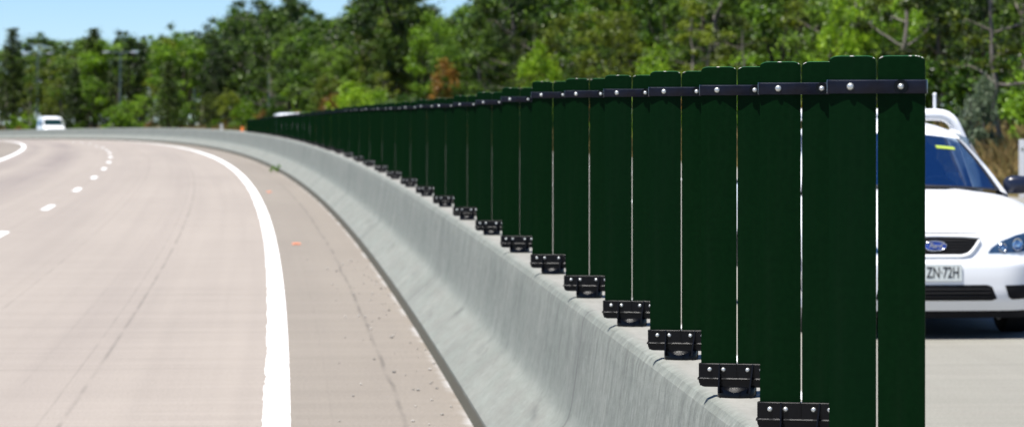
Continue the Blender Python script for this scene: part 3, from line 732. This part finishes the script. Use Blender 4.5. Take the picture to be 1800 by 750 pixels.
def street_lamp(u, ytop, s, h, arms, label):
    """a pole on the far verge; s picked, offset solved so it stands in image column u"""
    off = 17.8 if arms and u > 200 else 20.6 if arms else 24.5; s = s_at_px(u, off)
    p = P(s, off, float(bank(off))); h = (HOR - ytop)*p[1]/F_PX + ZC - p[2]
    root = empty('street_lamp', p, -heading(s)); b = MB()
    b.tube([(0, 0, -.3), (0, 0, h*.5), (0, 0, h)], [.11, .095, .08], 12); b.build('pole', M['pole'], root, 60)
    for a in arms:
        q = MB(); q.tube([(0, 0, h-.05), (a*.4, 0, h+.10), (a*1.0, 0, h+.12)], .05, 8); q.build('arm', M['pole'], root, 60)
        q = MB(); q.sphere((a*1.45, 0, h+.10), (.42, .18, .11), 12, 6); q.build('lamp_head', M['lampglass'], root, 60)
    tag(root, label, 'street lamp', 'tall street lamps in front of the wood')
LAMPS = [(211, 94, 318, (-1, 1), 'tall twin-armed street lamp with two pale heads, left of centre of the wood'),
         (66, 96, 352, (-1, 1), 'twin-armed street lamp above and left of the far white van'),
         (472, 76, 236, (), 'plain grey pole in the trees above the far end of the fins'),
         (22, 78, 366, (), 'plain grey pole among the trees near the left edge'),
         (343, 52, 300, (), 'thin grey pole rising to the skyline between the tree tops')]
for a in LAMPS: street_lamp(a[0], a[1], a[2], 9, a[3], a[4])

def on_left(u, v):   # ground point of the left carriageway under image point
    best = None
    for s in np.arange(4, 120, .1):
        y = P(s, 0)[1]
        x = (u-900)*y/F_PX; z = ZC - (v-HOR)*y/F_PX
        d = abs(z - float(zroad(s)))
        if best is None or d < best[0]: best = (d, s, x, y)
    _, s, x, y = best; bx, by, bz = P(s, 0); t = heading(s); off = (x-bx)*math.cos(t) - (y-by)*math.sin(t)
    return s + (x-bx)*math.sin(t) + (y-by)*math.cos(t), off
for u, v, lab in ((473, 338, 'farther small flat orange pavement marker on the shoulder'), (521, 430, 'nearer small flat orange pavement marker on the shoulder')):
    s, o = on_left(u, v); root = empty('pavement_marker', P(s, o, .004), -heading(s))
    b = MB(); b.grid([[(f*.055*k, g_*.05*k, z) for f in (-1, 1) for g_ in ((-1, 1) if f < 0 else (1, -1))] for k, z in ((1, 0), (.98, .006), (.72, .018), (.0, .018))], closed=True); b.build('marker_body', M['amber'], root, 20)
    b = MB(); b.box(-.035, .035, -.049, -.043, .006, .013); b.build('reflector', M['orange'], root)
    tag(root, lab, 'marker', 'orange markers on the shoulder')
# loose stones on the shoulder
b = MB()
for i in range(120):
    s = rnd.uniform(13.5, 34); o = -.02 - abs(rnd.gauss(0, .27)); r = rnd.choice((.004, .006, .008, .010, .007, .012)) * rnd.uniform(.8, 1.2)
    c = P(s, o, r*.5); nu, nv = 7, 4; rows = []
    for a in range(nv+1):
        t = -math.pi/2 + math.pi*a/nv; rows.append([(c[0] + r*rnd.uniform(.75, 1.2)*math.cos(t)*math.cos(2*math.pi*j/nu), c[1] + r*rnd.uniform(.75, 1.2)*math.cos(t)*math.sin(2*math.pi*j/nu), c[2] + .6*r*math.sin(t)) for j in range(nu)])
    b.grid(rows, closed=True)
tag(b.build('gravel', M['stone'], None, 60), 'loose stones and grit scattered on the shoulder by the barrier foot', kind='stuff')

# ------------------------------------------------------------------ vegetation
def leaf_cloud(centres, radii, counts, size, aspect=.45, flat=.8, droop=0.):
    """small pointed leaf faces through ellipsoid clumps -> arrays of verts, faces"""
    allc = []
    for c, r, n in zip(centres, radii, counts):
        d = nr.normal(size=(n, 3)); d /= np.linalg.norm(d, axis=1)[:, None]
        q = np.minimum(np.abs(nr.normal(0, .55, n)), 1.35)
        allc.append(np.asarray(c) + d*q[:, None]*np.asarray([r, r, r*flat]))
    p = np.concatenate(allc); n = len(p)
    a = nr.normal(size=(n, 3)); a[:, 2] -= droop; a /= np.linalg.norm(a, axis=1)[:, None]
    nrm = nr.normal(size=(n, 3)); nrm[:, 2] += .9
    b = np.cross(a, nrm); b /= np.linalg.norm(b, axis=1)[:, None] + 1e-9
    L = size*nr.uniform(.6, 1.35, n)[:, None]; w = L*aspect
    v = np.stack([p - a*L/2, p + b*w/2 - a*L*.05, p + a*L/2, p - b*w/2 - a*L*.05], 1).reshape(-1, 3)
    return v
def leaf_mesh(v, m, name='crown'):
    me = bpy.data.meshes.new(name); k = len(v)//4
    me.vertices.add(len(v)); me.vertices.foreach_set('co', v.astype(np.float32).ravel())
    me.loops.add(len(v)); me.loops.foreach_set('vertex_index', np.arange(len(v), dtype=np.int32))
    me.polygons.add(k); me.polygons.foreach_set('loop_start', np.arange(0, len(v), 4, dtype=np.int32))
    me.update(calc_edges=True); me.materials.append(m); return me
def limb(b, p, q, r0, r1, wob=.12, n=6):
    p, q = np.array(p, float), np.array(q, float); pts = []; L = np.linalg.norm(q-p); o = nr.normal(size=3)*wob*L
    for i in range(n+1):
        t = i/n; pts.append(p + (q-p)*t + o*math.sin(math.pi*t)*.6 + nr.normal(size=3)*.01*L*(0 < i < n))
    b.tube(pts, [r0 + (r1-r0)*i/n for i in range(n+1)], 7); return pts
def proto_tree(kind, seed):
    """10 m high prototype: returns trunk mesh, crown verts"""
    global nr
    nr = np.random.default_rng(seed); rr = random.Random(seed); b = MB(); C_, Rd, Ct = [], [], []
    if kind in ('gum', 'tall_gum', 'sparse'):
        lean = nr.normal(size=2)*.6; top = np.array([lean[0], lean[1], 8.6])
        stem = limb(b, (0, 0, -.4), top, .20 if kind != 'sparse' else .13, .045, .05, 9)
        nb = {'gum': 15, 'tall_gum': 15, 'sparse': 9}[kind]; lo = {'gum': .22, 'tall_gum': .40, 'sparse': .42}[kind]
        for k in range(nb):
            t = lo + (1-lo)*(k+.5)/nb; p = stem[min(9, int(t*9))]
            a = 2.4*k + rr.uniform(-.5, .5); ln = rr.uniform(1.5, 2.7)*(1.15 - .65*t) * (1.15 if kind == 'gum' else 1)
            q = np.array(p) + np.array([math.cos(a)*ln, math.sin(a)*ln, rr.uniform(.3, 1.3)]); limb(b, p, q, .075*(1.3-t), .02)
            for j in range(rr.randint(2, 4)):
                e = q + nr.normal(size=3)*[.55, .55, .4]; 
                if j: limb(b, q, e, .02, .01, .1, 3)
                r = rr.uniform(.42, .85)*(.8 if kind == 'sparse' else 1); C_.append(e); Rd.append(r); Ct.append(int((400 if kind != 'sparse' else 300)*r*r/.4))
        for k in range(4): C_.append(np.array(top) + nr.normal(size=3)*[.5, .5, .5] + [0, 0, .5]); Rd.append(.6); Ct.append(330)
        return b, leaf_cloud(C_, Rd, Ct, .20, .42, .75, .5)
    if kind == 'conifer':
        stem = limb(b, (0, 0, -.4), (0, 0, 9.6), .16, .03, .01, 8)
        for k in range(70):
            t = .06 + .94*(k/70); z = 10*t; w = (1.75*(1-t)**.8 + .12)*rr.uniform(.55, 1.1); a = k*2.4
            C_.append((w*.7*math.cos(a), w*.7*math.sin(a), z - .25*w)); Rd.append(.25 + .38*w); Ct.append(int(90 + 120*w))
        return b, leaf_cloud(C_, Rd, Ct, .20, .3, .8, .3)
    if kind == 'bushy':
        for k in range(3): limb(b, (0, 0, -.4), nr.normal(size=3)*[1.0, 1.0, .3] + [0, 0, 6.0], .15, .04, .08, 6)
        for k in range(58):
            d = nr.normal(size=3); d /= np.linalg.norm(d); q = rr.uniform(.72, 1.05)
            c = np.array([0, 0, 5.3]) + d*np.array([2.5, 2.5, 4.2])*q
            if c[2] < .5: c[2] = rr.uniform(.5, 2)
            r = rr.uniform(.45, .95); C_.append(c); Rd.append(r); Ct.append(int(520*r*r))
        for k in range(10): limb(b, (0, 0, 3), C_[k], .06, .015, .1, 4)
        return b, leaf_cloud(C_, Rd, Ct, .20, .5, .75, .2)
    if kind == 'shrub':   # 10 units high as the rest, scaled down on placing
        for k in range(6): limb(b, (nr.normal()*.4, nr.normal()*.4, -.4), nr.normal(size=3)*[2.6, 2.6, .6] + [0, 0, 6.0], .14, .05, .08, 5)
        for k in range(46):
            d = nr.normal(size=3); d[2] = abs(d[2])*1.1 - .15; d /= np.linalg.norm(d); q = rr.uniform(.55, 1.05)
            c = np.array([0, 0, 1.2]) + d*np.array([4.4, 4.4, 7.6])*q; r = rr.uniform(.8, 1.7); C_.append(c); Rd.append(r); Ct.append(int(105*r*r))
        return b, leaf_cloud(C_, Rd, Ct, .58, .42, .8, .1)
def make_proto(name, kind, seed, leaf, bark):
    b, v = proto_tree(kind, seed); root = empty(name)
    t = b.build('trunk' if kind != 'shrub' else 'stem', bark, root, 60)
    c = link(bpy.data.objects.new('crown' if kind != 'shrub' else 'foliage', leaf_mesh(v, leaf)), root)
    return root
PR = {}
def P_(key, name, kind, seeds, leaf, bark): PR[key] = [make_proto(name, kind, s, M[leaf], M[bark]) for s in seeds]
P_('gum', 'gum_tree', 'gum', (1, 2), 'leaf_gum', 'bark_pale')
P_('tall', 'gum_tree', 'tall_gum', (4, 5), 'leaf_deep', 'bark_dark')
P_('sparse', 'sapling', 'sparse', (7, 8), 'leaf_olive', 'bark_pale')
P_('con', 'conifer', 'conifer', (9, 10), 'leaf_dark', 'bark_dark')
P_('bushy', 'broadleaf_tree', 'bushy', (11, 12), 'leaf_mid', 'bark_dark')
P_('obush', 'wattle_tree', 'bushy', (13, 14), 'leaf_olive', 'bark_dark')
P_('shrub', 'shrub', 'shrub', (15, 16), 'leaf_mid', 'bark_dark')
P_('lime', 'shrub', 'shrub', (17,), 'leaf_lime', 'bark_dark')
P_('rust', 'shrub', 'shrub', (18,), 'leaf_rust', 'bark_dark')
P_('grey', 'shrub', 'shrub', (19,), 'leaf_grey', 'bark_pale')
nr = np.random.default_rng(99)
protos_all = [o for l in PR.values() for o in l]
KIND = {'gum': ('loose-crowned gum tree', 'gum tree'), 'tall': ('tall dark-trunked gum', 'gum tree'), 'sparse': ('thin pale-stemmed sapling', 'sapling'),
        'con': ('dark narrow pointed conifer', 'conifer'), 'bushy': ('bushy mid-green tree', 'bushy tree'), 'obush': ('bushy olive-green wattle', 'wattle'),
        'shrub': ('mid-green shrub', 'shrub'), 'lime': ('bright lime-green shrub', 'shrub'), 'rust': ('rusty orange-brown shrub', 'shrub'), 'grey': ('grey-green shrub', 'shrub')}
def zone(u):
    for a, t in ((60, 'at the left edge of the wood'), (150, 'behind the far white van'), (260, 'by the twin-armed lamp'), (440, 'behind the bare barrier left of the fins'), (600, 'behind the far end of the fins'), (780, 'behind the small middle fins'), (1000, 'behind the tenth to seventh fins'), (1250, 'behind the sixth to fourth fins'), (1460, 'behind the third and second fins'), (1640, 'behind the nearest fin')):
        if u < a: return t
    return 'behind the white ute'
used = set()
def plant(key, s, off, h, width=1.0, label=None, group=True, rz=None):
    src = PR[key][rnd.randrange(len(PR[key]))]
    p = P(s, off, float(bank(off)) - .03)
    if src.name in used or key not in used: pass
    o = copy_tree(src); o.location = p; k = h/10.0; o.scale = (k*width, k*width, k); o.rotation_euler = (0, 0, rnd.uniform(0, 6.28) if rz is None else rz)
    u, v = to_px(p); t, c = KIND[key]
    tag(o, label or f'{t} {zone(u)}', c, f'{c}s of the roadside wood')
    return o
def skyline(u):
    return float(np.interp(u, [0, 90, 150, 240, 300, 345, 370, 395, 412, 440, 530, 545, 570, 600, 612, 700, 760, 772, 800, 832, 850, 900], [66, 62, 68, 58, 50, 44, 50, 66, 20, -10, -8, 28, 36, 30, -30, -60, -30, 16, 18, 10, -40, -120]))
def h_for(p, v):      # height that carries the tip to image row v
    return (HOR - v)*p[1]/F_PX + ZC - p[2]
# hand-placed, easy to point at
def hero(key, u, vtop, off, width, label):
    s = s_at_px(u, off); p = P(s, off, float(bank(off))); plant(key, s, off, h_for(p, vtop), width, label)
hero('con', 21, 48, 22, 1.7, 'dark pointed conifer rising above the skyline near the left edge')
hero('con', 165, 48, 22, 1.9, 'dark pointed conifer rising above the skyline right of the far van')
hero('con', 131, 118, 16.8, 1.6, 'narrow dark conifer standing just right of the far white van')
hero('con', 296, 108, 16.8, 1.7, 'narrow dark conifer above the bare barrier, between two bushy green trees')
hero('tall', 450, -22, 30, 1.25, 'big loose-crowned gum reaching the top of the photo, left of the sky gap')
hero('tall', 510, -12, 27, .95, 'slighter loose-crowned gum beside the big gum, on the edge of the sky gap')
hero('gum', 378, 42, 30, 1.0, 'grey-topped gum on the skyline left of the big gum')
hero('con', 560, 28, 30, 1.3, 'small dark conifer tip in the sky gap between the big gums')
hero('tall', 690, -70, 23, 1.35, 'largest dark-trunked gum of the wood, above the small middle fins')
hero('tall', 655, -50, 26, 1.0, 'dark gum with a leaning limb, right of the sky gap')
hero('lime', 616, 138, 16.5, 1.1, 'bright lime-green shrub standing behind the far fins')
hero('rust', 585, 160, 15.5, .9, 'low rusty shrub left of the lime-green shrub')
hero('rust', 778, 96, 18, .62, 'tall orange-brown shrub behind the small middle fins')
hero('gum', 905, -90, 20, 1.0, 'dense dark-green gum right of the second sky gap')
hero('lime', 945, 60, 16.5, .55, 'narrow lime-green shrub behind the seventh and eighth fins')
hero('lime', 1155, 70, 16.5, .6, 'lime-green shrub above the fourth fin')
hero('shrub', 211, 176, 15.8, 1.2, 'mid-green shrub at the foot of the tall twin-armed street lamp')
hero('lime', 1480, -30, 17, .5, 'tall lime-green shrub above the nearest fins at the top edge')
hero('grey', 1722, 112, 16.5, .55, 'small grey-green shrub above the white ute roof')
hero('sparse', 1772, -160, 17.5, 1.0, 'pale-trunked sapling right of the ute at the right edge of the wood')
hero('sparse', 1600, -140, 18.5, 1.0, 'thin sapling above the nearest fin')
# the rest of the wood
pts = []
def free(x, y, d):
    for a, b_, in pts:
        if (a-x)**2 + (b_-y)**2 < d*d: return False
    pts.append((x, y)); return True
rows_ = [(19.5, 4.6, 'edge'), (23.0, 4.6, 'front'), (27.5, 5.0, 'front'), (33, 6.0, 'back'), (40, 7.5, 'back'), (50, 10, 'back')]
for off0, gap, rowk in rows_:
    s = 58.0
    while s < 415:
        s += gap*rnd.uniform(.7, 1.3) * (1 + .0011*(s-66))
        off = off0 + rnd.uniform(-1.4, 1.4); p = P(s, off, float(bank(off))); u, v = to_px(p)
        if not (-90 < u < 2050) or not free(p[0], p[1], gap*.55): continue
        sk = max(skyline(u-38), skyline(u), skyline(u+38)) if u > 440 else skyline(u); hmax = h_for(p, sk) * rnd.uniform(.88, 1.06)
        q = rnd.random()
        if rowk == 'edge':
            key = 'shrub' if q < .32 else 'bushy' if q < .54 else 'obush' if q < .66 else 'sparse' if q < .82 else 'rust' if q < .86 else 'lime' if q < .96 else 'gum'
            h = {'shrub': rnd.uniform(1.6, 3.4), 'lime': rnd.uniform(1.4, 2.8), 'rust': rnd.uniform(1.2, 2.2)}.get(key, rnd.uniform(3.2, 6.5)); h = min(h, hmax*.8)
        elif rowk == 'front':
            key = 'gum' if q < .36 else 'bushy' if q < .56 else 'obush' if q < .66 else 'tall' if q < .84 else 'sparse' if q < .91 else 'con' if q < .95 else 'shrub'
            h = min(hmax, rnd.uniform(6.5, 11.5) * (1.25 if u < 600 else 1)) if key != 'shrub' else min(hmax, 3.5)
        else:
            key = 'gum' if q < .42 else 'tall' if q < .72 else 'bushy' if q < .9 else 'con'
            h = hmax if u < 880 else min(hmax, rnd.uniform(8.5, 13.5))
        plant(key, s, off, h, rnd.uniform(.85, 1.25))
# low scrub between the trunks
for i in range(90):
    s = rnd.uniform(68, 400); off = rnd.uniform(15.5, 21.5); p = P(s, off); u, v = to_px(p)
    if not (-40 < u < 1850): continue
    if off < 17.5 and u > 1640 : continue
    key = rnd.choices(('shrub', 'lime', 'rust', 'grey', 'shrub'), (5, 1.2, 1.3, 1, 3))[0]
    plant(key, s, off, rnd.uniform(.7, 1.9), rnd.uniform(.9, 1.4))
# the wood farther back, one mass
vv = []; nr = np.random.default_rng(5)
for s in np.arange(70, 425, 5.5):
    for off in (58, 68):
        o = off + nr.uniform(-4, 4); p = np.array(P(s + nr.uniform(-3, 3), o, float(bank(o)))); u, v = to_px(p)
        if not (-90 < u < 1900): continue
        h = min(h_for(p, max(skyline(u-50), skyline(u), skyline(u+50)))*.85, nr.uniform(10, 14)); C_, Rd, Ct = [], [], []
        for k in range(38):
            d = nr.normal(size=3); d /= np.linalg.norm(d); C_.append(p + [0, 0, h*.55] + d*np.array([3.2, 3.2, h*.42])); Rd.append(nr.uniform(.7, 1.3)); Ct.append(85)
        vv.append(leaf_cloud(C_, Rd, Ct, .5, .45, .8))
o = link(bpy.data.objects.new('woodland', leaf_mesh(np.concatenate(vv), M['leaf_gum'], 'woodland'))); tag(o, 'dense wood closing the view behind the nearer trees', 'woodland', kind='stuff')
for o in protos_all:
    for c in list(o.children): bpy.data.objects.remove(c)
    bpy.data.objects.remove(o)
# dry grass on the verge
gv = []; 
def blades(n, s0, s1, o0, o1, h0, h1):
    ss = nr.uniform(s0, s1, n); oo = nr.uniform(o0, o1, n)
    x = np.interp(ss, S_, X_); y = np.interp(ss, S_, Y_); t = np.interp(ss, S_, TH_)
    px = x + oo*np.cos(t); py = y - oo*np.sin(t); pz = zroad(ss) + bank(oo) - .03
    h = nr.uniform(h0, h1, n)*(.55 + .9*(np.sin(ss*.9 + oo*1.7)*.5+.5)); a = nr.uniform(0, 6.28, n); w = nr.uniform(.012, .028, n); lx = nr.normal(0, .35, n)*h; ly = nr.normal(0, .35, n)*h
    p = np.stack([px, py, pz], 1); dx = np.stack([np.cos(a)*w, np.sin(a)*w, 0*a], 1)
    mid = p + np.stack([lx*.35, ly*.35, h*.55], 1); tip = p + np.stack([lx, ly, h], 1)
    return np.stack([p - dx, p + dx, mid + dx*.8, tip], 1).reshape(-1, 3)
gv = np.concatenate([blades(30000, 62, 125, 12.9, 16.5, .14, .38), blades(34000, 70, 125, 13.3, 20, .18, .50), blades(16000, 125, 400, 13.3, 19, .3, .7)])
tag(link(bpy.data.objects.new('grass', leaf_mesh(gv, M['grass'], 'grass'))), 'dry orange-brown grass on the verge below the trees', kind='stuff')
# weed growing at the barrier foot
s, o_ = on_left(491, 303)
root = empty('weed', P(s, -.06, 0)); v = leaf_cloud([(0, 0, .07), (.07, .02, .15), (-.08, 0, .12), (-.14, 0, .06)], [.07, .06, .06, .05], [60, 40, 40, 30], .07, .5)
link(bpy.data.objects.new('foliage', leaf_mesh(v, M['leaf_weed'], 'foliage')), root); b = MB(); b.tube([(0, 0, -.01), (.01, 0, .08), (.03, .01, .14)], .004, 6); b.build('stem', M['leaf_mid'], root)
tag(root, 'small green weed growing at the foot of the barrier', 'weed')

# ------------------------------------------------------------------ light, sky, camera
EL, AZ = 70.0, 226.0      # sun: high, from behind the camera and a little left (azimuth clockwise from the view direction)
w = bpy.data.worlds.new('World'); sc.world = w; w.use_nodes = True; t = w.node_tree
sky = t.nodes.new('ShaderNodeTexSky'); sky.sky_type = 'NISHITA'; sky.sun_disc = False; sky.sun_elevation = R(EL); sky.sun_rotation = R(AZ)
sky.air_density = 1.0; sky.dust_density = .0; sky.ozone_density = 10.0; sky.altitude = 3000
bg = t.nodes['Background']; t.links.new(sky.outputs[0], bg.inputs[0]); bg.inputs[1].default_value = .075
sl = bpy.data.lights.new('sun', 'SUN'); sl.energy = 4.6; sl.angle = R(.53); sl.color = (1, .965, .91)
so = link(bpy.data.objects.new('sun', sl)); d = Vector((math.sin(R(AZ))*math.cos(R(EL)), math.cos(R(AZ))*math.cos(R(EL)), math.sin(R(EL))))
so.rotation_euler = (-d).to_track_quat('-Z', 'Y').to_euler()
cam = bpy.data.cameras.new('camera'); co = link(bpy.data.objects.new('camera', cam)); sc.camera = co
co.location = (0, 0, ZC); co.rotation_euler = (R(90), 0, 0)
cam.sensor_width = 36; cam.lens = F_PX/1800*36; cam.shift_y = -(375-HOR)/1800; cam.clip_start = .1; cam.clip_end = 9000
cam.dof.use_dof = True; cam.dof.focus_distance = 10.0; cam.dof.aperture_fstop = 8.4
sc.view_settings.view_transform = 'Standard'; sc.view_settings.look = 'None'; sc.view_settings.gamma = 1; sc.view_settings.use_curve_mapping = False
sc.view_settings.exposure = .90
sc.cycles.max_bounces = 6; sc.cycles.transparent_max_bounces = 8; sc.cycles.use_denoising = True
